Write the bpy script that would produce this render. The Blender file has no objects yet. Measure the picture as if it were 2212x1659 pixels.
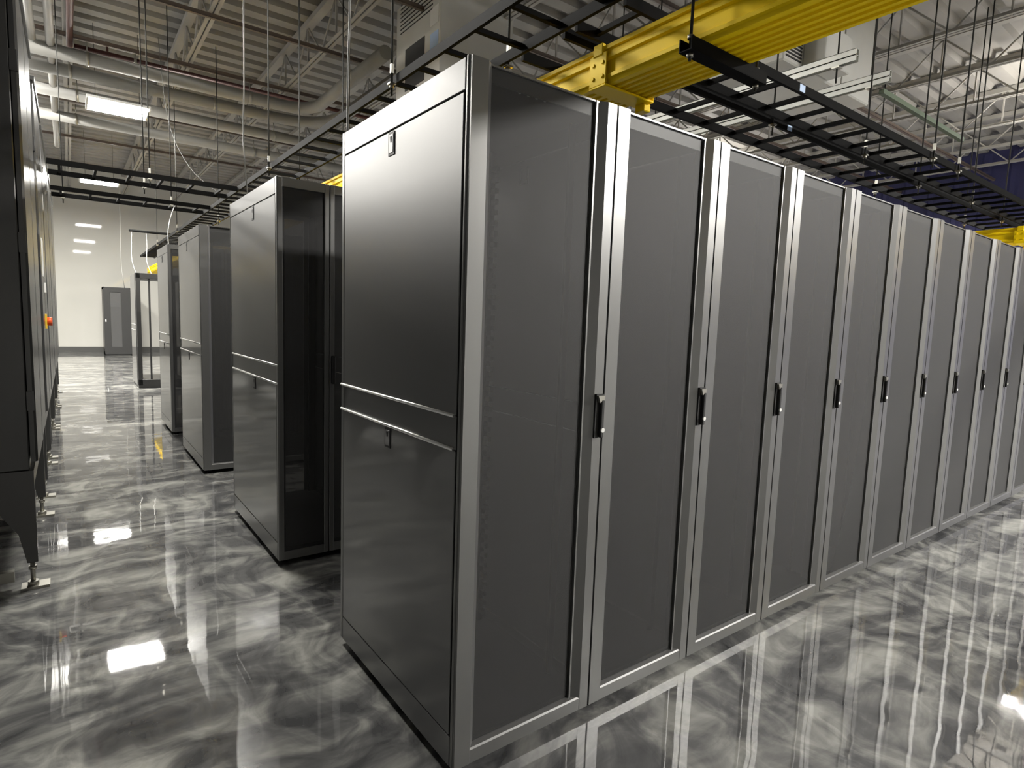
import bpy, bmesh, math, random
from mathutils import Matrix, Vector
random.seed(7)
S = bpy.context.scene
C = S.collection

# ------------------------------------------------------------------ camera
cam_d = bpy.data.cameras.new('camera'); cam = bpy.data.objects.new('camera', cam_d); C.objects.link(cam)
cam_d.sensor_fit = 'HORIZONTAL'; cam_d.sensor_width = 36.0; cam_d.lens = 1279.78 * 36.0 / 2212.0
cam_d.clip_start = 0.02; cam_d.clip_end = 200
def cam_matrix(pos, yaw, pitch, roll):
    f = Vector((math.sin(yaw)*math.cos(pitch), math.cos(yaw)*math.cos(pitch), math.sin(pitch)))
    r = f.cross(Vector((0, 0, 1))).normalized(); u = r.cross(f)
    c, s = math.cos(roll), math.sin(roll)
    r2 = c*r + s*u; u2 = -s*r + c*u
    m = Matrix.Identity(4)
    for i in range(3):
        m[i][0] = r2[i]; m[i][1] = u2[i]; m[i][2] = -f[i]; m[i][3] = pos[i]
    return m
cam.matrix_world = cam_matrix((-0.9464, -1.5097, 1.4911), 0.643007, -0.104874, 0.0348018)
S.camera = cam

# ------------------------------------------------------------------ world, exposure
W = bpy.data.worlds.new('world'); S.world = W; W.use_nodes = True
W.node_tree.nodes['Background'].inputs[0].default_value = (0.5, 0.55, 0.65, 1)
W.node_tree.nodes['Background'].inputs[1].default_value = 0.02
S.view_settings.view_transform = 'Standard'; S.view_settings.look = 'None'
S.view_settings.gamma = 1.0; S.view_settings.use_curve_mapping = False
S.view_settings.exposure = 0.0
S.cycles.use_denoising = True; S.cycles.use_light_tree = False
S.cycles.max_bounces = 6; S.cycles.diffuse_bounces = 3; S.cycles.glossy_bounces = 4
S.cycles.use_adaptive_sampling = True; S.cycles.adaptive_threshold = 0.02
S.cycles.transparent_max_bounces = 12; S.cycles.sample_clamp_indirect = 6.0
LAMP = 220.0          # radiance of the LED high-bay lenses

# ------------------------------------------------------------------ materials
def mat(name, col, rough=0.5, metal=0.0, spec=0.5, bump=0.0, bscale=200.0, var=0.0, vscale=3.0, coat=0.0, emit=0.0):
    m = bpy.data.materials.new(name); m.use_nodes = True
    nt = m.node_tree; b = nt.nodes['Principled BSDF']
    b.inputs['Base Color'].default_value = (*col, 1); b.inputs['Roughness'].default_value = rough
    b.inputs['Metallic'].default_value = metal; b.inputs['Specular IOR Level'].default_value = spec
    if coat: b.inputs['Coat Weight'].default_value = coat; b.inputs['Coat Roughness'].default_value = 0.08
    if emit:
        b.inputs['Emission Color'].default_value = (*col, 1); b.inputs['Emission Strength'].default_value = emit
    tc = nt.nodes.new('ShaderNodeTexCoord')
    if var:
        n = nt.nodes.new('ShaderNodeTexNoise'); n.inputs['Scale'].default_value = vscale; n.inputs['Detail'].default_value = 4
        nt.links.new(tc.outputs['Object'], n.inputs['Vector'])
        r = nt.nodes.new('ShaderNodeValToRGB')
        r.color_ramp.elements[0].position = 0.3; r.color_ramp.elements[1].position = 0.7
        r.color_ramp.elements[0].color = (*[c*(1-var) for c in col], 1); r.color_ramp.elements[1].color = (*[min(1, c*(1+var)) for c in col], 1)
        nt.links.new(n.outputs['Fac'], r.inputs[0]); nt.links.new(r.outputs[0], b.inputs['Base Color'])
    if bump:
        n = nt.nodes.new('ShaderNodeTexNoise'); n.inputs['Scale'].default_value = bscale; n.inputs['Detail'].default_value = 2
        nt.links.new(tc.outputs['Object'], n.inputs['Vector'])
        bp = nt.nodes.new('ShaderNodeBump'); bp.inputs['Strength'].default_value = bump; bp.inputs['Distance'].default_value = 0.002
        nt.links.new(n.outputs['Fac'], bp.inputs['Height']); nt.links.new(bp.outputs[0], b.inputs['Normal'])
    return m

M = {}
M['powder'] = mat('black_powder_coat', (0.022, 0.022, 0.022), 0.40, spec=0.5, bump=0.04, bscale=900)
M['panel'] = mat('satin_black_panel', (0.17, 0.17, 0.17), 0.43, metal=0.85, spec=0.7, coat=0.6)
M['door'] = mat('door_frame_grey_black', (0.20, 0.20, 0.197), 0.34, metal=0.7, spec=0.8, bump=0.04, bscale=900)
M['dark'] = mat('dark_interior', (0.012, 0.012, 0.012), 0.6)
M['strip'] = mat('edge_highlight_metal', (0.95, 0.95, 0.93), 0.33, metal=1.0)  # bright metal stands in for the highlight on the bent panel edges
M['chrome'] = mat('polished_steel', (0.75, 0.75, 0.75), 0.2, metal=1.0)
M['zinc'] = mat('zinc_steel', (0.36, 0.35, 0.31), 0.4, metal=0.9)
M['lock'] = mat('white_lock', (0.85, 0.85, 0.82), 0.35)
M['crac'] = mat('cooling_black', (0.085, 0.085, 0.084), 0.27, metal=0.6, spec=0.8)
M['ladder'] = mat('black_ladder_steel', (0.006, 0.006, 0.006), 0.7, spec=0.04)
M['grey_steel'] = mat('painted_grey_steel', (0.30, 0.29, 0.27), 0.55, var=0.12, vscale=2)
M['deck'] = mat('roof_deck_grey', (0.25, 0.24, 0.225), 0.5, var=0.1, vscale=1.5)
M['pipe'] = mat('grey_pipe_wrap', (0.24, 0.235, 0.22), 0.55, var=0.08)
M['red'] = mat('sprinkler_red', (0.06, 0.014, 0.010), 0.6)
M['brown'] = mat('primer_brown_steel', (0.10, 0.075, 0.06), 0.6)
M['strut'] = mat('galvanised_strut', (0.62, 0.63, 0.60), 0.4, metal=0.2, var=0.1, vscale=6)
M['green'] = mat('green_strut', (0.07, 0.10, 0.06), 0.6)
M['white'] = mat('white_enamel', (0.60, 0.60, 0.57), 0.4, var=0.04)
M['rod'] = mat('threaded_rod', (0.03, 0.03, 0.028), 0.6, spec=0.2)
M['rod_grey'] = mat('grey_cord', (0.12, 0.12, 0.115), 0.6)
M['cord'] = mat('white_cord', (0.5, 0.5, 0.48), 0.5)
M['label_blue'] = mat('pale_blue_label', (0.45, 0.60, 0.85), 0.5)
M['label_white'] = mat('white_label', (0.80, 0.80, 0.78), 0.5)
M['switch_y'] = mat('switch_yellow', (0.85, 0.55, 0.05), 0.4)
M['switch_r'] = mat('switch_red', (0.75, 0.10, 0.03), 0.4)
M['yellow'] = mat('raceway_yellow', (1.0, 0.70, 0.004), 0.5, spec=0.15)
M['base_dark'] = mat('baseboard_dark', (0.05, 0.05, 0.047), 0.5)
M['navy'] = mat('navy_wall', (0.016, 0.017, 0.075), 0.6, var=0.15, vscale=0.8)
M['lens'] = mat('led_lens', (1.0, 0.97, 0.90), 0.4, emit=LAMP)
M['lens_dim'] = mat('led_lens_dimmed', (1.0, 0.97, 0.90), 0.4, emit=170.0)
M['fill_lens_left'] = mat('led_fill_left_hall', (1.0, 0.97, 0.90), 0.4, emit=620.0)  # fill lamps added for the cabinet side panels
M['fill_lens_front'] = mat('led_fill_front_aisle', (1.0, 0.97, 0.92), 0.4, emit=1100.0)  # fill lamp added for the front aisle floor
M['lens_right'] = mat('led_lens_right_hall', (1.0, 0.97, 0.92), 0.4, emit=600.0)
M['fill_uplens'] = mat('led_fill_uplens', (1.0, 0.95, 0.86), 0.4, emit=190.0)  # added upward glow for the ceiling
M['fixture'] = mat('fixture_grey', (0.6, 0.6, 0.58), 0.4)
M['wall'] = mat('gloss_white_wall', (0.50, 0.492, 0.456), 0.03, spec=0.5, var=0.03, vscale=0.7)
M['wall3'] = mat('charcoal_wall', (0.10, 0.10, 0.10), 0.6)
M['wall2'] = mat('grey_wall', (0.55, 0.55, 0.53), 0.5)

def mesh_mat():
    m = bpy.data.materials.new('perforated_door_mesh'); m.use_nodes = True
    nt = m.node_tree; b = nt.nodes['Principled BSDF']; out = nt.nodes['Material Output']
    b.inputs['Base Color'].default_value = (0.034, 0.034, 0.034, 1); b.inputs['Roughness'].default_value = 0.6
    t = nt.nodes.new('ShaderNodeBsdfTransparent'); mx = nt.nodes.new('ShaderNodeMixShader')
    mx.inputs[0].default_value = 0.76                      # open area of the perforation, averaged
    nt.links.new(t.outputs[0], mx.inputs[1]); nt.links.new(b.outputs[0], mx.inputs[2]); nt.links.new(mx.outputs[0], out.inputs[0])
    return m
M['mesh'] = mesh_mat()
def glass_mat():
    m = bpy.data.materials.new('smoked_glass'); m.use_nodes = True
    nt = m.node_tree; b = nt.nodes['Principled BSDF']; out = nt.nodes['Material Output']
    b.inputs['Base Color'].default_value = (0.10, 0.10, 0.10, 1); b.inputs['Roughness'].default_value = 0.08
    t = nt.nodes.new('ShaderNodeBsdfTransparent'); mx = nt.nodes.new('ShaderNodeMixShader'); mx.inputs[0].default_value = 0.7
    nt.links.new(t.outputs[0], mx.inputs[1]); nt.links.new(b.outputs[0], mx.inputs[2]); nt.links.new(mx.outputs[0], out.inputs[0])
    return m
M['glass'] = glass_mat()

def floor_mat():
    m = bpy.data.materials.new('metallic_epoxy_floor'); m.use_nodes = True
    nt = m.node_tree; N = nt.nodes; L = nt.links; b = N['Principled BSDF']
    tc = N.new('ShaderNodeTexCoord')
    def mapping(sx, sy, rot):
        mp = N.new('ShaderNodeMapping'); mp.inputs['Scale'].default_value = (sx, sy, 1); mp.inputs['Rotation'].default_value = (0, 0, rot)
        L.new(tc.outputs['Object'], mp.inputs['Vector']); return mp
    # slow warp that bends the swirls
    wn = N.new('ShaderNodeTexNoise'); wn.inputs['Scale'].default_value = 0.9; wn.inputs['Detail'].default_value = 3
    L.new(tc.outputs['Object'], wn.inputs['Vector'])
    def swirl(sx, sy, rot, scale, warp, detail):
        mp = mapping(sx, sy, rot)
        sub = N.new('ShaderNodeVectorMath'); sub.operation = 'SUBTRACT'; sub.inputs[1].default_value = (0.5, 0.5, 0.5)
        L.new(wn.outputs['Color'], sub.inputs[0])
        sc = N.new('ShaderNodeVectorMath'); sc.operation = 'SCALE'; sc.inputs['Scale'].default_value = warp
        L.new(sub.outputs[0], sc.inputs[0])
        ad = N.new('ShaderNodeVectorMath'); ad.operation = 'ADD'
        L.new(mp.outputs[0], ad.inputs[0]); L.new(sc.outputs[0], ad.inputs[1])
        n = N.new('ShaderNodeTexNoise'); n.inputs['Scale'].default_value = scale; n.inputs['Detail'].default_value = detail
        n.inputs['Roughness'].default_value = 0.55; n.inputs['Distortion'].default_value = 0.6
        L.new(ad.outputs[0], n.inputs['Vector']); return n
    a = swirl(0.8, 3.4, 0.15, 1.6, 2.0, 7)
    c = swirl(2.0, 1.0, 0.4, 3.2, 2.4, 7)
    mx = N.new('ShaderNodeMix'); mx.data_type = 'FLOAT'; mx.inputs[0].default_value = 0.42
    L.new(a.outputs['Fac'], mx.inputs[2]); L.new(c.outputs['Fac'], mx.inputs[3])
    r = N.new('ShaderNodeValToRGB'); e = r.color_ramp.elements
    e[0].position = 0.40; e[0].color = (0.042, 0.043, 0.045, 1)
    e[1].position = 0.64; e[1].color = (0.38, 0.38, 0.35, 1)
    k = e.new(0.48); k.color = (0.10, 0.10, 0.10, 1)
    k = e.new(0.54); k.color = (0.19, 0.19, 0.18, 1)
    L.new(mx.outputs[0], r.inputs[0]); L.new(r.outputs[0], b.inputs['Base Color'])
    b.inputs['Roughness'].default_value = 0.75; b.inputs['Specular IOR Level'].default_value = 0.15
    b.inputs['Coat Weight'].default_value = 1.0; b.inputs['Coat Roughness'].default_value = 0.025; b.inputs['Coat IOR'].default_value = 2.1
    # gentle orange-peel of the poured coat
    w1 = N.new('ShaderNodeTexNoise'); w1.inputs['Scale'].default_value = 3.6; w1.inputs['Detail'].default_value = 2
    L.new(tc.outputs['Object'], w1.inputs['Vector'])
    bp = N.new('ShaderNodeBump'); bp.inputs['Strength'].default_value = 0.5; bp.inputs['Distance'].default_value = 0.0022
    L.new(w1.outputs['Fac'], bp.inputs['Height']); L.new(bp.outputs[0], b.inputs['Coat Normal'])
    return m
M['floor'] = floor_mat()

# ------------------------------------------------------------------ mesh helpers
class MB:
    def __init__(s): s.bm = bmesh.new()
    def box(s, a, b, bev=0.0):
        x0, y0, z0 = a; x1, y1, z1 = b
        v = [s.bm.verts.new(p) for p in ((x0,y0,z0),(x1,y0,z0),(x1,y1,z0),(x0,y1,z0),(x0,y0,z1),(x1,y0,z1),(x1,y1,z1),(x0,y1,z1))]
        fs = [s.bm.faces.new([v[i] for i in q]) for q in ((0,3,2,1),(4,5,6,7),(0,1,5,4),(1,2,6,5),(2,3,7,6),(3,0,4,7))]
        if bev:
            es = {e for f in fs for e in f.edges}
            bmesh.ops.bevel(s.bm, geom=list(es), offset=bev, segments=1, affect='EDGES')
        return s
    def prism(s, pts, axis, a, b):
        # closed polygon pts extruded along axis from a to b; pts are the two other coordinates in x,y,z order
        def P(p, t):
            q = list(p); q.insert('xyz'.index(axis), t); return q
        A = [s.bm.verts.new(P(p, a)) for p in pts]; B = [s.bm.verts.new(P(p, b)) for p in pts]
        n = len(pts)
        s.bm.faces.new(A); s.bm.faces.new(B[::-1])
        for i in range(n): s.bm.faces.new((A[i], B[i], B[(i+1) % n], A[(i+1) % n]))
        return s
    def tube(s, path, r, n=8, cap=True):
        path = [Vector(p) for p in path]; rings = []
        for i, p in enumerate(path):
            d = (path[min(i+1, len(path)-1)] - path[max(i-1, 0)]).normalized()
            u = d.cross(Vector((0, 0, 1)))
            if u.length < 1e-3: u = d.cross(Vector((1, 0, 0)))
            u.normalize(); w = d.cross(u)
            rings.append([s.bm.verts.new(p + r*(math.cos(2*math.pi*k/n)*u + math.sin(2*math.pi*k/n)*w)) for k in range(n)])
        for A, B in zip(rings, rings[1:]):
            for k in range(n):
                f = s.bm.faces.new((A[k], A[(k+1) % n], B[(k+1) % n], B[k])); f.smooth = True
        if cap: s.bm.faces.new(rings[0][::-1]); s.bm.faces.new(rings[-1])
        return s
    def quad(s, *p): s.bm.faces.new([s.bm.verts.new(q) for q in p]); return s
    def mesh(s, name, m):
        bmesh.ops.recalc_face_normals(s.bm, faces=s.bm.faces)
        me = bpy.data.meshes.new(name); s.bm.to_mesh(me); s.bm.free(); me.materials.append(M[m]); return me
CACHE = {}
def part(name, key, fn, m, parent=None, loc=(0, 0, 0), rz=0.0):
    """object of a mesh that is built once per key and shared by look-alikes"""
    k = (name, key, m)
    if key is None or k not in CACHE:
        mb = MB(); fn(mb); me = mb.mesh(name, m)
        if key is not None: CACHE[k] = me
    else: me = CACHE[k]
    o = bpy.data.objects.new(name, me); C.objects.link(o)
    o.parent = parent; o.location = loc; o.rotation_euler.z = rz
    return o
def thing(name, label, cat, loc=(0, 0, 0), rz=0.0, group=None):
    o = bpy.data.objects.new(name, None); C.objects.link(o); o.empty_display_size = 0.1
    o.location = loc; o.rotation_euler.z = rz; tag(o, label, cat, group); return o
def tag(o, label, cat, group=None):
    o['label'] = label; o['category'] = cat
    if group: o['group'] = group
    return o
def struct(o): o['kind'] = 'structure'; return o

# ------------------------------------------------------------------ room shell
X0, X1, Y0, Y1, ZC = -3.4, 17.0, -12.0, 22.8, 5.95
struct(part('floor', None, lambda b: b.box((X0, Y0, -0.1), (X1, Y1+0.2, 0.0)), 'floor'))
struct(part('wall_back', None, lambda b: b.box((X0, Y1, 0.0), (X1, Y1+0.2, ZC+0.1)), 'wall'))
struct(part('baseboard_back', None, lambda b: b.box((X0, Y1-0.015, 0.0), (X1, Y1, 0.17)), 'base_dark'))
struct(part('wall_left', None, lambda b: b.box((X0-0.2, Y0, 0.0), (X0, Y1+0.2, ZC+0.1)), 'wall3'))
struct(part('wall_right', None, lambda b: b.box((X1, Y0, 0.0), (X1+0.2, Y1+0.2, ZC+0.1)), 'navy'))
struct(part('wall_front', None, lambda b: b.box((X0-0.2, Y0-0.2, 0.0), (X1+0.2, Y0, ZC+0.1)), 'wall2'))
def deck(b):
    p = 0.40; y = Y0; prof = []
    while y < Y1+0.2:
        prof += [(y, ZC), (y+0.20, ZC), (y+0.235, ZC+0.085), (y+0.365, ZC+0.085)]; y += p
    A = [b.bm.verts.new((X0, q[0], q[1])) for q in prof]; B = [b.bm.verts.new((X1, q[0], q[1])) for q in prof]
    for i in range(len(prof)-1): b.bm.faces.new((A[i], B[i], B[i+1], A[i+1]))
struct(part('ceiling', None, deck, 'deck'))

# wall corrugation of the navy end wall: tall ribs
for i in range(16):
    y = -2.0 + i*0.55
    o = part('wall_rib', 'rib', lambda b: b.prism([(0.0, 0.0), (-0.05, 0.05), (-0.05, 0.15), (0.0, 0.20)], 'z', 0.0, 5.9), 'navy', bpy.data.objects['wall_right'], (X1, y, 0))

# open-web roof joists running down the hall (along y)
JZ0, JZ1 = 5.30, 5.90
def joist(x):
    j = bpy.data.objects.new('roof_joist', None); C.objects.link(j); j.location = (x, 0, 0); struct(j)
    for s in (-1, 1):
        part('bottom_chord', ('bc', s), lambda b: (b.box((s*0.012 if s > 0 else -0.055, Y0, JZ0), (0.055 if s > 0 else -0.012, Y1, JZ0+0.012)),
             b.box((s*0.012-0.004, Y0, JZ0), (s*0.012+0.004, Y1, JZ0+0.055))), 'grey_steel', j)
    part('top_chord', 'tc', lambda b: b.box((-0.06, Y0, JZ1-0.04), (0.06, Y1, JZ1+0.04)), 'grey_steel', j)
    n = 0; y = -2.0
    while y < 19.5:
        part('web_bar', 'w1', lambda b: b.tube([(0, 0, JZ0+0.02), (0, 0.6, JZ1-0.02)], 0.014, 6), 'grey_steel', j, (0, y, 0))
        part('web_bar', 'w2', lambda b: b.tube([(0, 0.6, JZ1-0.02), (0, 1.2, JZ0+0.02)], 0.014, 6), 'grey_steel', j, (0, y, 0))
        part('web_bar', 'w3', lambda b: b.box((-0.014, 0.59, JZ0), (0.014, 0.61, JZ1)), 'grey_steel', j, (0, y, 0))
        y += 1.2
for k in range(-1, 11): joist(0.68 + 1.49*k)
for y in (3.4, 5.4, 7.36, 9.30, 12.6, 15.5, 18.5):
    o = struct(part('trim_1', ('bridge',), lambda b: (b.box((X0, 0, JZ0-0.05), (X1, 0.05, JZ0-0.042)), b.box((X0, 0, JZ0-0.05), (X1, 0.008, JZ0))), 'brown', None, (0, y, 0)))

# ------------------------------------------------------------------ server cabinets
WID, HGT = 0.6, 2.26
def rack(x, y, D, label, flip=False, left=False, right=False, group=None, W=WID, H=HGT):
    """flip: the split rear doors face the camera"""
    if flip: t = thing('server_rack', label, 'server cabinet', (x+W, y+D, 0), math.pi, group)
    else: t = thing('server_rack', label, 'server cabinet', (x, y, 0), 0, group)
    if flip: left, right = right, left
    # base, roof, posts
    part('base', ('b', D), lambda b: b.box((0.015, 0.035, 0.03), (W-0.015, D-0.035, 0.10)), 'powder', t)
    for fx in (0.06, W-0.06):
        for fy in (0.08, D-0.08):
            part('foot', 'f', lambda b: b.tube([(0, 0, 0), (0, 0, 0.035)], 0.02, 10), 'dark', t, (fx, fy, 0))
    part('roof', ('r', D), lambda b: b.box((0.012, 0.03, H-0.035), (W-0.012, D-0.03, H-0.012)), 'powder', t)
    for px in (0.012, W-0.052):
        for py in (0.036, D-0.086):
            part('post', 'p', lambda b: b.box((0, 0, 0.06), (0.04, 0.05, H-0.03), 0.004), 'powder', t, (px, py, 0))
    # 19 inch rails with cable fingers
    for i, px in enumerate((0.062, W-0.087)):
        for py in (0.14, D-0.36):
            def rail(b, i=i):
                b.box((0, 0, 0.12), (0.025, 0.012, H-0.06))
                if teeth:
                    z = 0.16
                    while z < H-0.1:
                        b.box((0.004, -0.035, z), (0.020, 0.0, z+0.020)); z += 0.0445
            teeth = left and not flip and i == 1 and py > 0.3 and D < 1.1
            part('mounting_rail', ('m', H, teeth), rail, 'dark', t, (px, py, 0))
    if not (left and not flip):
        part('partition_panel', ('pp', D, H), lambda b: b.box((W-0.010, 0.05, 0.11), (W-0.006, D-0.05, H-0.04)), 'dark', t)
    # front door
    z0, z1 = 0.035, H-0.014
    def frame(b):
        b.prism([(0.004, 0.0), (0.062, 0.0), (0.075, 0.012), (0.085, 0.020), (0.085, 0.030), (0.004, 0.030)], 'z', z0, z1)
        b.prism([(W-0.088, 0.030), (W-0.088, 0.014), (W-0.081, 0.014), (W-0.078, 0.018), (W-0.045, 0.0), (W-0.003, 0.0), (W-0.003, 0.030)], 'z', z0, z1)
        b.prism([(0.001, z0), (0.001, z0+0.046), (0.005, z0+0.052), (0.020, z0+0.056), (0.030, z0+0.056), (0.030, z0)], 'x', 0.06, W-0.045)
        b.box((0.06, 0.026, z1-0.05), (W-0.045, 0.031, z1)); b.box((0.06, 0.016, z1-0.006), (W-0.045, 0.031, z1))
    d = part('door', ('front', H), frame, 'door', t)
    part('mesh_panel', ('fm', H), lambda b: b.quad((0.080, 0.024, z0+0.03), (W-0.082, 0.024, z0+0.03), (W-0.082, 0.024, z1-0.004), (0.080, 0.024, z1-0.004)), 'mesh', d)
    part('handle', 'h', lambda b: (b.box((W-0.042, -0.006, 1.083), (W-0.022, 0.004, 1.240)), b.box((W-0.042, -0.010, 1.236), (W-0.004, 0.004, 1.243))), 'dark', d)
    part('lever', 'lv', lambda b: (b.box((W-0.024, -0.020, 1.085), (W-0.008, 0.004, 1.222), 0.003),), 'powder', d)
    part('handle_glint', 'g', lambda b: b.prism([(W-0.040, 1.238), (W-0.007, 1.238), (W-0.010, 1.216), (W-0.016, 1.222), (W-0.024, 1.216), (W-0.030, 1.212)], 'y', -0.018, 0.0), 'zinc', d)  # lighter cap stands in for a reflection at the handle top
    part('lock', 'lk', lambda b: b.tube([(W-0.016, -0.024, 1.113), (W-0.016, -0.018, 1.113)], 0.0085, 12), 'lock', d)
    # split rear door
    for s in (0, 1):
        xa, xb = (0.004, W/2-0.002) if s == 0 else (W/2+0.002, W-0.004)
        def leaf(b):
            for q in ((xa, xa+0.028), (xb-0.028, xb)): b.box((q[0], D-0.025, z0), (q[1], D, z1), 0.003)
            for q in ((z0, z0+0.05), (z1-0.05, z1)): b.box((xa+0.02, D-0.022, q[0]), (xb-0.02, D-0.003, q[1]))
        r = part('rear_door', ('rd', D, s, H), leaf, 'door', t)
        part('mesh_panel', ('rm', D, s, H), lambda b: b.quad((xa+0.02, D-0.012, z0+0.04), (xb-0.02, D-0.012, z0+0.04), (xb-0.02, D-0.012, z1-0.04), (xa+0.02, D-0.012, z1-0.04)), 'mesh', r)
    part('rear_handle', ('rh', D), lambda b: b.box((W/2-0.03, D-0.004, 1.08), (W/2-0.010, D+0.022, 1.25), 0.004), 'dark', t)
    # side skins
    for side, on in ((0, left), (1, right)):
        if not on: continue
        def skin(x0a, x0b, ya, yb, za, zb, bev):
            def f(b):
                xa, xb = (x0a, x0b) if side == 0 else (W-x0b, W-x0a)
                b.box((xa, ya, za), (xb, yb, zb), bev)
            return f
        part('side_panel', ('su', D, side), skin(0.0, 0.012, 0.036, D-0.034, 1.197, 2.152, 0.002), 'panel', t)
        part('side_panel', ('sm', D, side), skin(0.003, 0.012, 0.036, D-0.034, 1.088, 1.194, 0.0), 'panel', t)
        part('side_panel', ('sl', D, side), skin(0.0, 0.012, 0.036, D-0.034, 0.142, 1.085, 0.002), 'panel', t)
        part('top_band', ('tb', D, side), skin(0.0, 0.012, 0.030, D-0.032, 2.157, 2.248, 0.002), 'panel', t)
        part('bottom_band', ('bb', D, side), skin(0.0, 0.012, 0.030, D-0.032, 0.035, 0.138, 0.002), 'panel', t)
        part('corner_strip', ('cr', D, side), skin(0.0, 0.012, D-0.030, D-0.002, 0.035, 2.250, 0.003), 'door', t)
        part('corner_strip', ('cf', D, side), skin(0.0, 0.010, 0.014, 0.026, 0.035, 2.252, 0.003), 'door', t)
        xs = -0.0005 if side == 0 else W+0.0005
        for zz in (1.1945, 1.0885):
            part('edge_highlight', ('bs', D, side, zz), lambda b: b.tube([(xs, 0.045, zz), (xs, D-0.006, zz)], 0.0058, 12), 'strip', t)  # highlight along the panel edge, built as a bright strip
        for zz, hh in ((2.107, 0.080), (1.042, 0.074)):
            xo = -0.0025 if side == 0 else W+0.0025
            yc = 0.518 if D < 1.1 else D*0.56
            l = part('latch', ('la', D, side, zz), lambda b: b.box((min(xo, xo*0.2 + (W*0.8 if side else 0)), yc-0.024, zz-hh/2), (max(xo, xo*0.2 + (W*0.8 if side else 0)), yc+0.024, zz+hh/2)), 'dark', t)
            part('latch_plate', ('lp', D, side, zz), lambda b: b.box((xo-0.0015, yc-0.017, zz-hh/2+0.008), (xo+0.0015, yc+0.017, zz+hh/2-0.008), 0.001), 'panel', l)
            part('latch_button', ('lb', D, side, zz), lambda b: b.prism([(yc-0.008, zz+0.024), (yc+0.008, zz+0.024), (yc+0.003, zz+0.004), (yc-0.003, zz+0.004)], 'x', xo-0.0025, xo+0.0025), 'dark', l)
    return t

ORD = ['nearest', 'second', 'third', 'fourth', 'fifth', 'sixth', 'seventh', 'eighth', 'ninth', 'tenth', 'eleventh', 'twelfth']
for i in range(12):
    lab = 'black server cabinet at the near corner, its whole side panel facing the left aisle' if i == 0 else \
          '%s black mesh-door server cabinet from the near corner of the front row' % ORD[i]
    rack(i*0.6025, 0.0, 1.0, lab, left=(i == 0), right=(i == 0), group='front row of server cabinets')
# behind the nearest mesh door: inner latch of the partition panel
tgt = [o for o in C.objects if o.name == 'server_rack'][0]
part('partition_latch', None, lambda b: (b.box((0.583, 0.476, 2.060), (0.588, 0.480, 2.125)), b.box((0.583, 0.524, 2.060), (0.588, 0.528, 2.125)), b.box((0.583, 0.476, 2.058), (0.588, 0.528, 2.062))), 'dark', tgt)
for k in range(4):
    part('glint_dot', 'sc', lambda b: b.tube([(0, 0, 2.219), (0, 0, 2.225)], 0.005, 8), 'lock', tgt, (0.239+0.035*k, 0.085, 0))  # white discs stand in for bright dots of light under the roof
for i in range(3):
    lab = ['black server cabinet ending the second row, first beyond the near corner cabinet', 'cabinet beside the end one in the second row, mostly hidden by the front row', 'third cabinet along the second row, hidden behind the front row'][i]
    rack(i*0.6025, 1.986, 1.204, lab, flip=True, left=(i == 0), right=(i == 0), group='second row of server cabinets')
for i in range(3):
    lab = ['black server cabinet ending the third row, seen past the second row', 'cabinet beside the end one in the third row', 'third cabinet along the third row, deep behind the others'][i]
    rack(i*0.6025, 4.411, 1.256, lab, left=(i == 0), right=(i == 0), group='third row of server cabinets')
for i in range(3):
    lab = ['narrow sliver of black cabinet ending the fourth row down the aisle', 'cabinet beside the end one in the fourth row', 'third cabinet along the fourth row'][i]
    rack(i*0.6025, 6.50, 1.03, lab, flip=True, left=(i == 0), right=(i == 0), group='fourth row of server cabinets')

# fifth row: open frame rack with closed end skin
t = thing('open_rack', 'open black rack frame without doors at the far end of the rows', 'rack frame', (0.07, 11.55, 0))
for px in (0.0, 0.70):
    for py in (0.0, 1.0):
        part('post', 'op', lambda b: b.box((0, 0, 0.05), (0.07, 0.06, 2.15), 0.004), 'powder', t, (px, py, 0))
for py in (0.03, 1.0):
    part('post', 'op2', lambda b: b.box((0, 0, 0.05), (0.03, 0.03, 2.1)), 'powder', t, (0.20 if py < 0.5 else 0.55, py, 0))
part('base', None, lambda b: b.box((0.0, 0.0, 0.0), (0.77, 1.06, 0.16), 0.005), 'powder', t)
part('roof', None, lambda b: b.box((0.0, 0.0, 2.05), (0.77, 1.06, 2.15), 0.005), 'powder', t)
part('side_panel', None, lambda b: b.box((-0.012, 0.10, 0.05), (0.0, 1.06, 2.14), 0.002), 'panel', t)
for zz in (1.1945, 1.0885): part('edge_highlight', None, lambda b: b.tube([(-0.013, 0.12, zz), (-0.013, 1.04, zz)], 0.0034, 8), 'strip', t)

# glass-door cabinet against the end wall
t = thing('glass_cabinet', 'dark cabinet with a tall glass door standing against the end wall', 'cabinet', (-0.06, 21.0, 0))
part('body', None, lambda b: (b.box((0, 0.05, 0.0), (0.04, 1.0, 2.13)), b.box((0.68, 0.05, 0.0), (0.72, 1.0, 2.13)), b.box((0, 0.05, 2.06), (0.72, 1.0, 2.13)), b.box((0, 0.05, 0), (0.72, 1.0, 0.10)), b.box((0, 0.96, 0), (0.72, 1.0, 2.13))), 'powder', t)
d = part('door', None, lambda b: (b.box((0, 0, 0.03), (0.17, 0.04, 2.10)), b.box((0.46, 0, 0.03), (0.72, 0.04, 2.10)), b.box((0.17, 0, 0.03), (0.46, 0.04, 0.26)), b.box((0.17, 0, 1.98), (0.46, 0.04, 2.10))), 'dark', t)
part('glass_pane', None, lambda b: b.box((0.17, 0.015, 0.26), (0.46, 0.022, 1.98)), 'glass', d)
part('door_card', None, lambda b: b.box((0.18, 0.03, 1.52), (0.44, 0.034, 1.96)), 'label_white', d)
part('handle', None, lambda b: b.box((0.03, -0.02, 1.05), (0.06, 0.0, 1.12)), 'lock', d)

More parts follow.
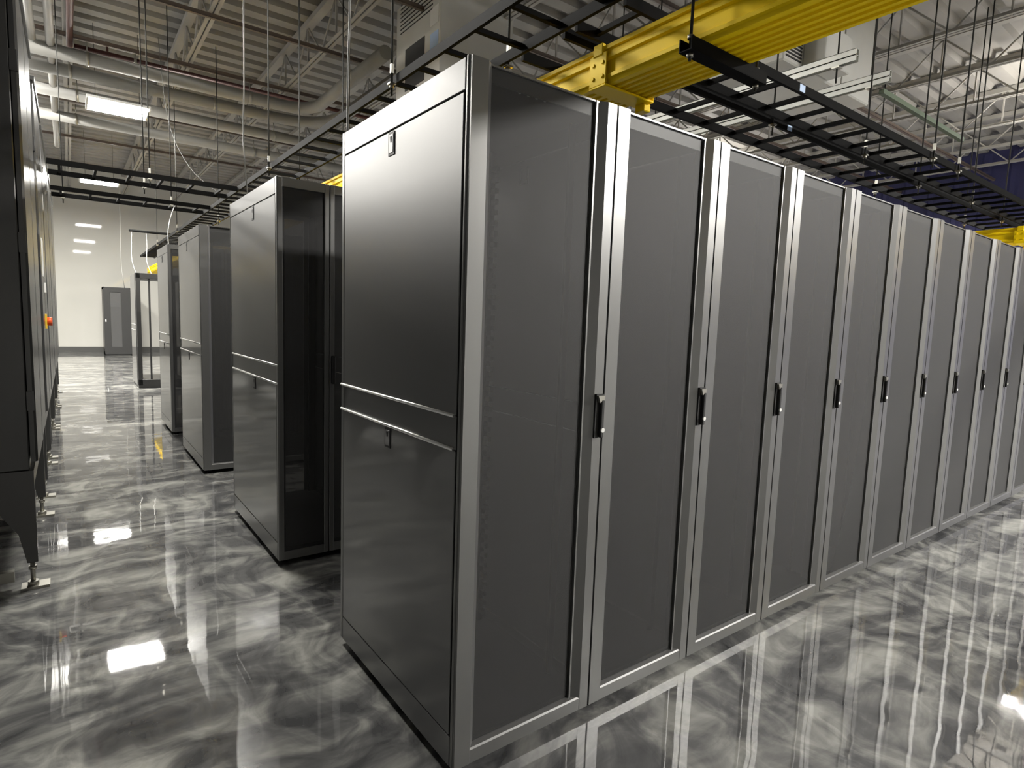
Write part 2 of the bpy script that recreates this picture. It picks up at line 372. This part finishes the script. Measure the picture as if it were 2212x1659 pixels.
# ------------------------------------------------------------------ cooling units on floor stands, left of the aisle
FX = -1.10
def foot_stand(t, y):
    part('stand_leg', 'leg', lambda b: b.prism([(-0.35, 0.56), (0.0, 0.56), (0.0, 0.14), (-0.045, 0.14), (-0.075, 0.30), (-0.16, 0.44), (-0.35, 0.50)], 'y', -0.02, 0.02), 'crac', t, (-0.02, y, 0))
    f = part('levelling_foot', 'ft', lambda b: (b.tube([(-0.025, 0, 0.012), (-0.025, 0, 0.15)], 0.011, 8), b.tube([(-0.025, 0, 0.012), (-0.025, 0, 0.035)], 0.025, 10), b.tube([(-0.025, 0, 0.10), (-0.025, 0, 0.118)], 0.020, 6)), 'zinc', t, (-0.02, y, 0))
    part('foot_plate', 'fp', lambda b: b.box((-0.075, -0.045, 0.0), (0.045, 0.045, 0.014)), 'zinc', f)
def cooler(y0, wy, label, extra=False):
    t = thing('cooling_unit', label, 'cooling unit', (FX, y0, 0), 0, 'cooling units along the left side')
    top = 3.15
    part('body', ('cb', wy), lambda b: b.box((-0.90, 0.0, 0.64), (-0.035, wy, top), 0.004), 'crac', t)
    part('stand_frame', ('sf', wy), lambda b: (b.box((-0.86, 0.0, 0.56), (-0.02, 0.05, 0.635)), b.box((-0.86, wy-0.05, 0.56), (-0.02, wy, 0.635)), b.box((-0.07, 0.05, 0.56), (-0.02, wy-0.05, 0.635)), b.box((-0.86, 0.05, 0.56), (-0.81, wy-0.05, 0.635))), 'crac', t)
    for yy in (0.03, wy-0.03): foot_stand(t, yy)
    part('cross_rail', ('xr', wy), lambda b: (b.box((-0.86, 0.01, 0.05), (-0.12, 0.05, 0.105)),), 'zinc', t)
    half = wy/2
    for k in (0, 1):
        def dr(b):
            pts = []
            ya, yb = k*half+0.012, (k+1)*half-0.012
            for (q, xx) in ((ya, -0.03), (ya, -0.010), (ya+0.012, 0.0), (yb-0.012, 0.0), (yb, -0.010), (yb, -0.03)): pts.append((xx, q))
            b.prism(pts, 'z', 0.68, top-0.03)
        d = part('door', ('cd', wy, k), dr, 'crac', t)
        for z in (0.95, 1.75, 2.62):
            part('hinge', ('hg', wy, k), lambda b: b.box((-0.034, k*(wy-0.022)+0.0, 0), (-0.004, k*(wy-0.022)+0.022, 0.10)), 'crac', d, (0, 0, z))
    part('cornice', ('co', wy), lambda b: b.box((-0.04, 0.0, top-0.028), (0.012, wy, top)), 'crac', t)
    if extra:
        s = part('switch_plate', None, lambda b: b.box((0.0, 0.42, 1.30), (0.012, 0.52, 1.42)), 'switch_y', t)
        part('switch_knob', None, lambda b: b.tube([(0.012, 0.47, 1.36), (0.045, 0.47, 1.36)], 0.035, 12), 'switch_r', s)
        part('label_plate', None, lambda b: b.box((0.0, 0.30, 1.72), (0.003, 0.62, 2.02)), 'label_white', t)
        part('door_latch', None, lambda b: b.box((0.0, 0.60, 1.60), (0.012, 0.63, 1.68)), 'lock', t)
for i, (y, wy) in enumerate(((2.38, 1.40), (4.24, 1.27), (5.72, 1.78), (7.66, 1.78), (9.60, 1.78))):
    cooler(y, wy,
           ['black cooling unit filling the left edge, nearest on its floor stand', 'black cooling unit with the yellow and red switch on its door', 'third black cooling unit along the left side', 'fourth black cooling unit along the left side', 'farthest black cooling unit along the left side'][i], i == 1)

# ------------------------------------------------------------------ cable ladders
def ladder(label, axis, a, b_, c0, c1, z, step=0.30, start=0.1, rods=(), rod_top=5.3, tags=(), group='black overhead cable ladders'):
    t = thing('cable_ladder', label, 'cable ladder', (0, 0, 0), 0, group)
    def bar(lo, hi, p, q, za, zb):
        return (lambda m: m.box((lo, p, za), (hi, q, zb))) if axis == 'x' else (lambda m: m.box((p, lo, za), (q, hi, zb)))
    for c in (c0, c1): part('stringer', None, bar(a, b_, c-0.010, c+0.010, z-0.026, z+0.026), 'ladder', t)
    u = a + start
    while u < b_:
        L = c1-c0-0.02
        if axis == 'x': part('rung', ('ru', axis, round(L, 3)), lambda m: m.box((-0.012, 0, -0.010), (0.012, L, 0.014)), 'ladder', t, (u, c0+0.01, z))
        else: part('rung', ('ru', axis, round(L, 3)), lambda m: m.box((0, -0.012, -0.010), (L, 0.012, 0.014)), 'ladder', t, (c0+0.01, u, z))
        u += step
    for (p, q) in rods:
        h = rod_top - z + 0.08
        r = part('hanger_rod', ('hr', round(h, 3)), lambda m: m.tube([(0, 0, -0.10), (0, 0, h)], 0.0065, 6), 'rod', t, (p, q, z))
        part('hanger_nut', 'nut', lambda m: (m.tube([(0, 0, -0.055), (0, 0, -0.035)], 0.014, 6), m.box((-0.02, -0.02, -0.037), (0.02, 0.02, -0.028))), 'zinc', r)
        part('rod_clip', 'rcl', lambda m: m.box((-0.009, -0.009, 0.028), (0.009, 0.009, 0.08)), 'zinc', r)
    for (p, q) in tags: part('blue_label', 'bl', lambda m: m.box((-0.03, -0.002, -0.020), (0.03, 0.0, 0.020)), 'label_blue', t, (p, q-0.0105, z))
    return t
LZ = 2.90
ladder('black cable ladder above the front row, the one farther from the front aisle', 'x', 1.04, 14.0, 0.82, 1.15, LZ, 0.33, 0.27, [(2.9, 0.80), (5.4, 0.80), (7.9, 0.80), (10.4, 0.80), (5.4, 1.17), (7.9, 1.17)], tags=[(3.13, 0.82)])
ladder('black cable ladder above the front row, passing over the edge by the front aisle', 'x', 1.04, 14.0, 0.42, 0.73, LZ, 0.30, 0.13, [(4.05, 0.70), (4.5, 0.39), (5.05, 0.39), (7.6, 0.39), (10.1, 0.39), (6.5, 0.70)], tags=[(2.53, 0.42)])
ladder('long black cable ladder running down the row ends above the cabinets', 'y', -4.0, 17.6, 0.67, 0.99, LZ, 0.295, 0.06, [(0.64, 1.9), (1.02, 1.25), (1.02, 3.55), (0.64, 4.6), (0.94, 8.6), (0.64, 10.6), (0.64, 13.5)])
ladder('nearer black cable ladder crossing the left aisle below the lights', 'x', -1.07, 0.66, 6.05, 6.63, LZ, 0.30, 0.1, [(-0.2, 6.05), (-0.2, 6.63)])
ladder('farther black cable ladder crossing the left aisle below the lights', 'x', -1.07, 0.66, 7.68, 8.2, LZ, 0.30, 0.1, [(0.2, 7.68), (-0.95, 8.2)])

# ------------------------------------------------------------------ yellow fibre raceway
def trough_profile(w, h):
    # outline of a ribbed U channel (x, z), wall 6 mm, lips outwards
    o = [(-0.014, h), (-0.014, h-0.018), (-0.003, h-0.020), (-0.003, h-0.040), (-0.012, h-0.046), (-0.012, h-0.060), (0.0, h-0.066), (0.0, 0.045), (-0.010, 0.038), (-0.010, 0.022), (0.0, 0.016), (0.004, 0.0)]
    k = 6
    for i in range(k):
        x0 = 0.02 + (w-0.04)*i/k; d = (w-0.04)/k
        o += [(x0, 0.0), (x0+d*0.30, 0.0), (x0+d*0.40, 0.008), (x0+d*0.80, 0.008), (x0+d*0.9, 0.0)]
    right = [(w-p[0], p[1]) for p in o[:12]][::-1]
    inner = [(w-0.007, h), (w-0.007, 0.014), (0.007, 0.014), (0.007, h)]
    return o + right + inner
def raceway(x, y0, y1, z, label, joints):
    t = thing('fiber_raceway', label, 'cable raceway', (x, 0, 0), 0, 'yellow raceways')
    w, h = 0.295, 0.168
    ys = [y0] + list(joints) + [y1]
    for a, b_ in zip(ys, ys[1:]):
        part('trough', None, lambda m: m.prism([(p[0], p[1]+z) for p in trough_profile(w, h)], 'y', a+0.002, b_-0.002), 'yellow', t)
    for j in joints:
        c = part('coupling', 'cp', lambda m: (m.box((-0.022, -0.055, z-0.004), (-0.014, 0.055, z+h-0.03), 0.003), m.box((w+0.014, -0.055, z-0.004), (w+0.022, 0.055, z+h-0.03), 0.003),
             m.box((-0.022, -0.055, z-0.014), (w+0.022, 0.055, z-0.002), 0.003), m.box((-0.026, -0.03, z+h-0.04), (-0.002, 0.03, z+h+0.012), 0.003), m.box((w+0.002, -0.03, z+h-0.04), (w+0.026, 0.03, z+h+0.012), 0.003),
             m.box((w-0.02, -0.03, z-0.05), (w+0.03, 0.03, z-0.012), 0.004)), 'yellow', t, (0, j, 0))
        for (py, pz) in ((-0.03, 0.035), (0.03, 0.035), (-0.03, 0.095), (0.03, 0.095)):
            part('coupling_screw', 'cs', lambda m: m.tube([(-0.027, 0, 0), (-0.020, 0, 0)], 0.009, 8), 'yellow', c, (0, py, z+pz))
    return t
RZ = 2.60
raceway(1.09, -4.5, 20.5, RZ, 'bright yellow fibre raceway overhead, crossing the picture top towards the camera', (0.60, 3.72, 6.9, 10.0, 13.2, 16.3))
raceway(7.85, -4.5, 8.0, RZ, 'second yellow fibre raceway peeking over the far right cabinets', (0.60, 3.7))
def bracket(x, y, label):
    t = thing('raceway_bracket', label, 'support bracket', (x, y, RZ), 0, 'raceway brackets')
    part('channel', 'ch', lambda m: (m.box((-0.10, -0.03, -0.052), (0.42, 0.03, -0.048)), m.box((-0.10, -0.03, -0.05), (0.42, -0.024, -0.002)), m.box((-0.10, 0.024, -0.05), (0.42, 0.03, -0.002))), 'ladder', t)
    for px in (-0.07, 0.385):
        r = part('hanger_rod', 'brod', lambda m: m.tube([(0, 0, -0.08), (0, 0, 2.72)], 0.0065, 6), 'rod', t, (px, 0, 0))
        for nz in (-0.066, 0.0): part('hanger_nut', 'bnut', lambda m: m.tube([(0, 0, 0), (0, 0, 0.014)], 0.014, 6), 'zinc', r, (0, 0, nz))
bracket(1.09, 0.04, 'black channel carrying the yellow raceway above the nearest cabinets')
bracket(1.09, 4.9, 'black channel under the yellow raceway beyond the second row')
bracket(7.85, 0.04, 'black channel carrying the second yellow raceway at far right')

# ------------------------------------------------------------------ hung white air handlers
t = thing('air_handler', 'white hanging air handler with louvres above the near corner cabinet', 'air handler', (2.69, 5.0, 3.45))
part('casing', None, lambda b: b.box((0, 0, 0), (1.07, 1.18, 2.1), 0.012), 'white', t)
for k in range(7):
    part('louvre', 'lo', lambda b: b.prism([(-0.012, 0.0), (0.004, 0.024), (0.004, 0.0)], 'y', 0.19, 1.05), 'dark', t, (0, 0, 1.74+0.05*k))
part('screen', None, lambda b: b.box((-0.005, 0.38, 0.98), (0.004, 0.90, 1.50)), 'dark', t)
part('notice', None, lambda b: b.box((-0.004, 0.04, 1.26), (0.004, 0.24, 1.46)), 'label_blue', t)
part('notice', None, lambda b: b.box((-0.004, 0.04, 1.55), (0.004, 0.24, 1.75)), 'label_white', t)
for q in ((0.05, 0.05), (1.02, 0.05), (0.05, 1.13), (1.02, 1.13)):
    part('hanger_rod', 'ahr', lambda b: b.tube([(0, 0, 2.09), (0, 0, 2.5)], 0.008, 6), 'rod', t, (q[0], q[1], 0))
t = thing('air_handler', 'white hanging air handler beside the galvanised struts, right of the yellow raceway', 'air handler', (4.15, 1.5, 3.86))
part('casing', None, lambda b: b.box((0, 0, 0), (1.68, 0.9, 1.2), 0.012), 'white', t)
part('junction_box', None, lambda b: b.box((0.32, -0.20, 0.02), (0.80, 0.0, 0.34), 0.008), 'white', t)
part('knockout', None, lambda b: b.box((0.80, -0.16, 0.06), (0.804, -0.05, 0.20)), 'dark', t)
part('panel_seam', None, lambda b: b.box((1.05, -0.006, 0.03), (1.07, 0.0, 1.17)), 'grey_steel', t)
for k in range(8): part('louvre', 'lo2', lambda b: b.box((0.03, -0.008, 0.0), (0.29, 0.0, 0.012)), 'dark', t, (0, 0, 0.04+0.03*k))
for q in ((0.06, 0.06), (1.62, 0.06), (0.06, 0.84), (1.62, 0.84)):
    part('hanger_rod', 'ahr2', lambda b: b.tube([(0, 0, 1.19), (0, 0, 1.6)], 0.008, 6), 'rod', t, (q[0], q[1], 0))

# galvanised double struts
def strut(x, y0, y1, z, label, m='strut'):
    t = thing('strut_channel', label, 'strut channel', (x, 0, z), 0, 'galvanised strut channels')
    for k, zz in enumerate((0.0, 0.048)):
        part('channel', None, lambda b: (b.box((-0.022, y0, zz), (-0.018, y1, zz+0.045)), b.box((0.018, y0, zz), (0.022, y1, zz+0.045)), b.box((-0.022, y0, zz+0.041), (0.022, y1, zz+0.045)),
             b.box((-0.022, y0, zz), (-0.012, y1, zz+0.003)), b.box((0.012, y0, zz), (0.022, y1, zz+0.003))), m, t)
    for yy in (y0+0.15, y1-0.1):
        part('hanger_rod', ('sr', round(z, 2)), lambda b: b.tube([(0, 0, -0.12), (0, 0, 5.32-z)], 0.0075, 6), 'rod', t, (0, yy, 0))
        part('clamp', 'cl', lambda b: b.box((-0.03, -0.03, -0.012), (0.03, 0.03, 0.0)), 'zinc', t, (0, yy, 0))
strut(4.0, 0.80, 3.4, 3.58, 'upper left galvanised double strut under the right air handler')
strut(4.6, 0.80, 3.4, 3.58, 'galvanised double strut nearer the blue wall under the right air handler')
tag(part('strut_bar', None, lambda b: b.box((4.65, 0.86, 3.52), (6.6, 0.90, 3.56)), 'green'), 'slim green strut bar running from the galvanised strut toward the blue wall', 'strut bar')

# ------------------------------------------------------------------ pipes under the roof
def pipe(name, label, path, r, m, group='overhead pipes', hang=()):
    t = thing(name, label, 'pipe', (0, 0, 0), 0, group)
    part('pipe_run', None, lambda b: b.tube(path, r, 16), m, t)
    for p in hang:
        part('pipe_hanger', ('ph', r, round(p[2], 2)), lambda b: (b.tube([(0, 0, r), (0, 0, 5.32-p[2])], 0.008, 6), b.tube([(-0.02, 0, 0), (0.02, 0, 0)], r+0.008, 16)), 'zinc', t, p)
    return t
def elbow(x0, y, z, r, x1, y1):
    pts = [(x0, y, z)]
    for k in range(9):
        a = math.pi/2*k/8; pts.append((x1-r+r*math.sin(a), y-r+r*math.cos(a), z))
    pts.append((x1, y1, z)); return pts
PZ = 5.05
pipe('insulated_pipe', 'grey insulated pipe bending in an elbow toward the camera, nearest of the pipes', elbow(-1.6, 9.45, PZ, 0.5, 2.62, 6.35), 0.095, 'pipe', hang=[(-0.6, 9.45, PZ), (1.6, 9.45, PZ)])
pipe('insulated_pipe', 'grey insulated pipe with a wider elbow just behind the first elbow', elbow(-1.6, 10.2, PZ, 0.9, 3.12, 6.35), 0.095, 'pipe', hang=[(-0.8, 10.2, PZ), (1.2, 10.2, PZ)])
pipe('insulated_pipe', 'third grey pipe crossing the hall beyond the first light', [(-1.6, 11.4, PZ), (16, 11.4, PZ)], 0.095, 'pipe', hang=[(-0.7, 11.4, PZ), (2.5, 11.4, PZ)])
pipe('insulated_pipe', 'fourth and farthest grey pipe crossing the hall', [(-1.6, 13.0, PZ), (16, 13.0, PZ)], 0.095, 'pipe', hang=[(-0.7, 13.0, PZ), (2.5, 13.0, PZ)])
sp = pipe('sprinkler_pipe', 'dark red sprinkler pipe crossing the ceiling above the first light', [(-0.75, 9.55, 5.22), (16, 9.55, 5.22)], 0.032, 'red', hang=[(0.0, 9.55, 5.22)])
part('sprinkler_head', None, lambda b: (b.tube([(-0.35, 9.55, 5.24), (-0.35, 9.55, 5.37)], 0.016, 8), b.tube([(-0.35, 9.55, 5.37), (-0.35, 9.55, 5.385)], 0.03, 10)), 'red', sp)
pipe('sprinkler_pipe', 'dark red sprinkler main running down the aisle at upper left', [(-0.80, -6, 5.22), (-0.80, 9.6, 5.22)], 0.04, 'red')
pipe('wall_pipe', 'pale pipe running down the left side near the ceiling', [(-1.02, -6, 5.12), (-1.02, 16, 5.12)], 0.05, 'pipe')
pipe('wall_pipe', 'second pale pipe beside it, closer to the left wall', [(-1.22, -6, 5.12), (-1.22, 9.3, 5.12)], 0.05, 'pipe')
# ------------------------------------------------------------------ LED high-bay lights and added fill lights
def high_bay(x, y, label, lens='lens', up=False, z=4.70):
    t = thing('high_bay_light', label, 'ceiling light', (x, y, z), 0, 'LED high-bay lights')
    part('housing', 'ho', lambda b: (b.box((-0.43, -0.35, 0.02), (0.43, 0.35, 0.06), 0.006), b.box((-0.40, -0.08, 0.06), (0.40, 0.08, 0.14), 0.01),
         b.box((-0.43, -0.35, 0.0), (-0.405, 0.35, 0.02)), b.box((0.405, -0.35, 0.0), (0.43, 0.35, 0.02)), b.box((-0.405, -0.02, 0.0), (0.405, 0.02, 0.02))), 'fixture', t)
    for k in (-1, 1):
        part('lens', ('le', k), lambda b: b.quad((-0.40, 0.025*k, 0.003), (0.40, 0.025*k, 0.003), (0.40, 0.335*k, 0.003), (-0.40, 0.335*k, 0.003)), lens, t)
    if up: part('fill_uplight', 'ul', lambda b: b.quad((-0.40, 0.10, 0.064), (0.40, 0.10, 0.064), (0.40, 0.33, 0.064), (-0.40, 0.33, 0.064)), 'fill_uplens', t)  # upward lens added to brighten the roof deck
    for px in (-0.3, 0.3):
        part('suspension_cable', ('su', z), lambda b: b.tube([(0, 0, 0.06), (0, 0, 6.03-z)], 0.004, 6), 'rod', t, (px, 0, 0))
for k, y in enumerate((3.3, 10.48, 17.64)):
    high_bay(-0.18, y, ['high-bay light over the left aisle above the second row', 'large glaring high-bay light at upper left, nearest in view', 'smaller glaring high-bay light beyond the nearest one'][k], 'lens_dim' if y < 5 else 'lens')
for k, y in enumerate((-6.35, 0.8, 7.95, 15.1)):
    high_bay(12.0, y, ['high-bay light at far right in front of the front row', 'high-bay light at far right above the front row end', 'high-bay light at far right beyond the rows', 'high-bay light in the far right corner of the hall'][k], 'lens_right', True)
high_bay(6.6, -5.2, 'added fill light over the front aisle right of the view', 'fill_lens_front', True)  # unseen lamp added to brighten the floor on the right
for k, y in enumerate((7.6, 11.9, 15.4)):  # unseen lamps added to brighten the tops of the cabinet side panels
    high_bay(-2.65, y, ['added fill light above the fourth cooling unit', 'added fill light just past the last cooling unit', 'added fill light left of the aisle toward the end wall'][k], 'fill_lens_left', False, 5.30)

# ------------------------------------------------------------------ white cords
def cord(label, pts, r=0.0045, m='cord'):
    P = [Vector(p) for p in pts]; out = []
    for i in range(len(P)-1):
        p0, p1, p2, p3 = P[max(i-1, 0)], P[i], P[i+1], P[min(i+2, len(P)-1)]
        for k in range(6):
            u = k/6
            out.append(0.5*((2*p1)+(p2-p0)*u+(2*p0-5*p1+4*p2-p3)*u*u+(3*p1-p0-3*p2+p3)*u**3))
    out.append(P[-1])
    tag(part('power_cord', None, lambda b: b.tube(out, r, 6), m), label, 'cord', 'white hanging cords')
cord('white cord dropping onto the rear of the nearest cabinet', [(0.012, 0.97, 2.25), (0.02, 0.99, 2.5), (0.05, 1.05, 2.82), (0.06, 1.07, 3.4), (0.10, 1.1, 5.3)])
cord('white cord dropping onto the second row end cabinet', [(0.03, 2.77, 2.25), (0.0, 2.74, 2.6), (0.0, 2.70, 3.02), (0.0, 2.68, 3.9), (0.02, 2.7, 5.3)])
cord('white cord from the crossing ladder down to the fourth row cabinet', [(0.03, 6.64, 2.25), (0.04, 6.75, 2.4), (0.12, 7.2, 2.62), (0.26, 7.95, 2.88), (0.30, 8.18, 2.93)], 0.005)
tag(part('conduit', None, lambda b: b.tube([(0.02, 12.0, 2.955), (1.02, 12.0, 2.955)], 0.022, 8), 'ladder'), 'short dark conduit lying across the long ladder above the open rack', 'conduit')
cord('pale cord dropping onto the open rack at the end of the rows', [(0.10, 11.8, 2.15), (0.05, 11.9, 2.4), (0.06, 12.0, 2.7), (0.07, 12.0, 2.95)], 0.006)
cord('pale cord just right of the one above the open rack', [(0.35, 11.8, 2.15), (0.29, 11.9, 2.4), (0.31, 12.0, 2.7), (0.30, 12.0, 2.95)], 0.006)
cord('pale cord dropping onto the glass cabinet by the end wall', [(0.52, 21.3, 2.142), (0.46, 20.95, 2.5), (0.43, 20.9, 3.1), (0.45, 20.9, 5.3)], 0.009)
cord('thin grey cord swinging from the ceiling to the crossing ladder', [(0.62, 6.72, 2.93), (0.35, 7.2, 3.3), (0.25, 8.2, 4.1), (0.2, 8.6, 5.3)], 0.004, 'rod_grey')
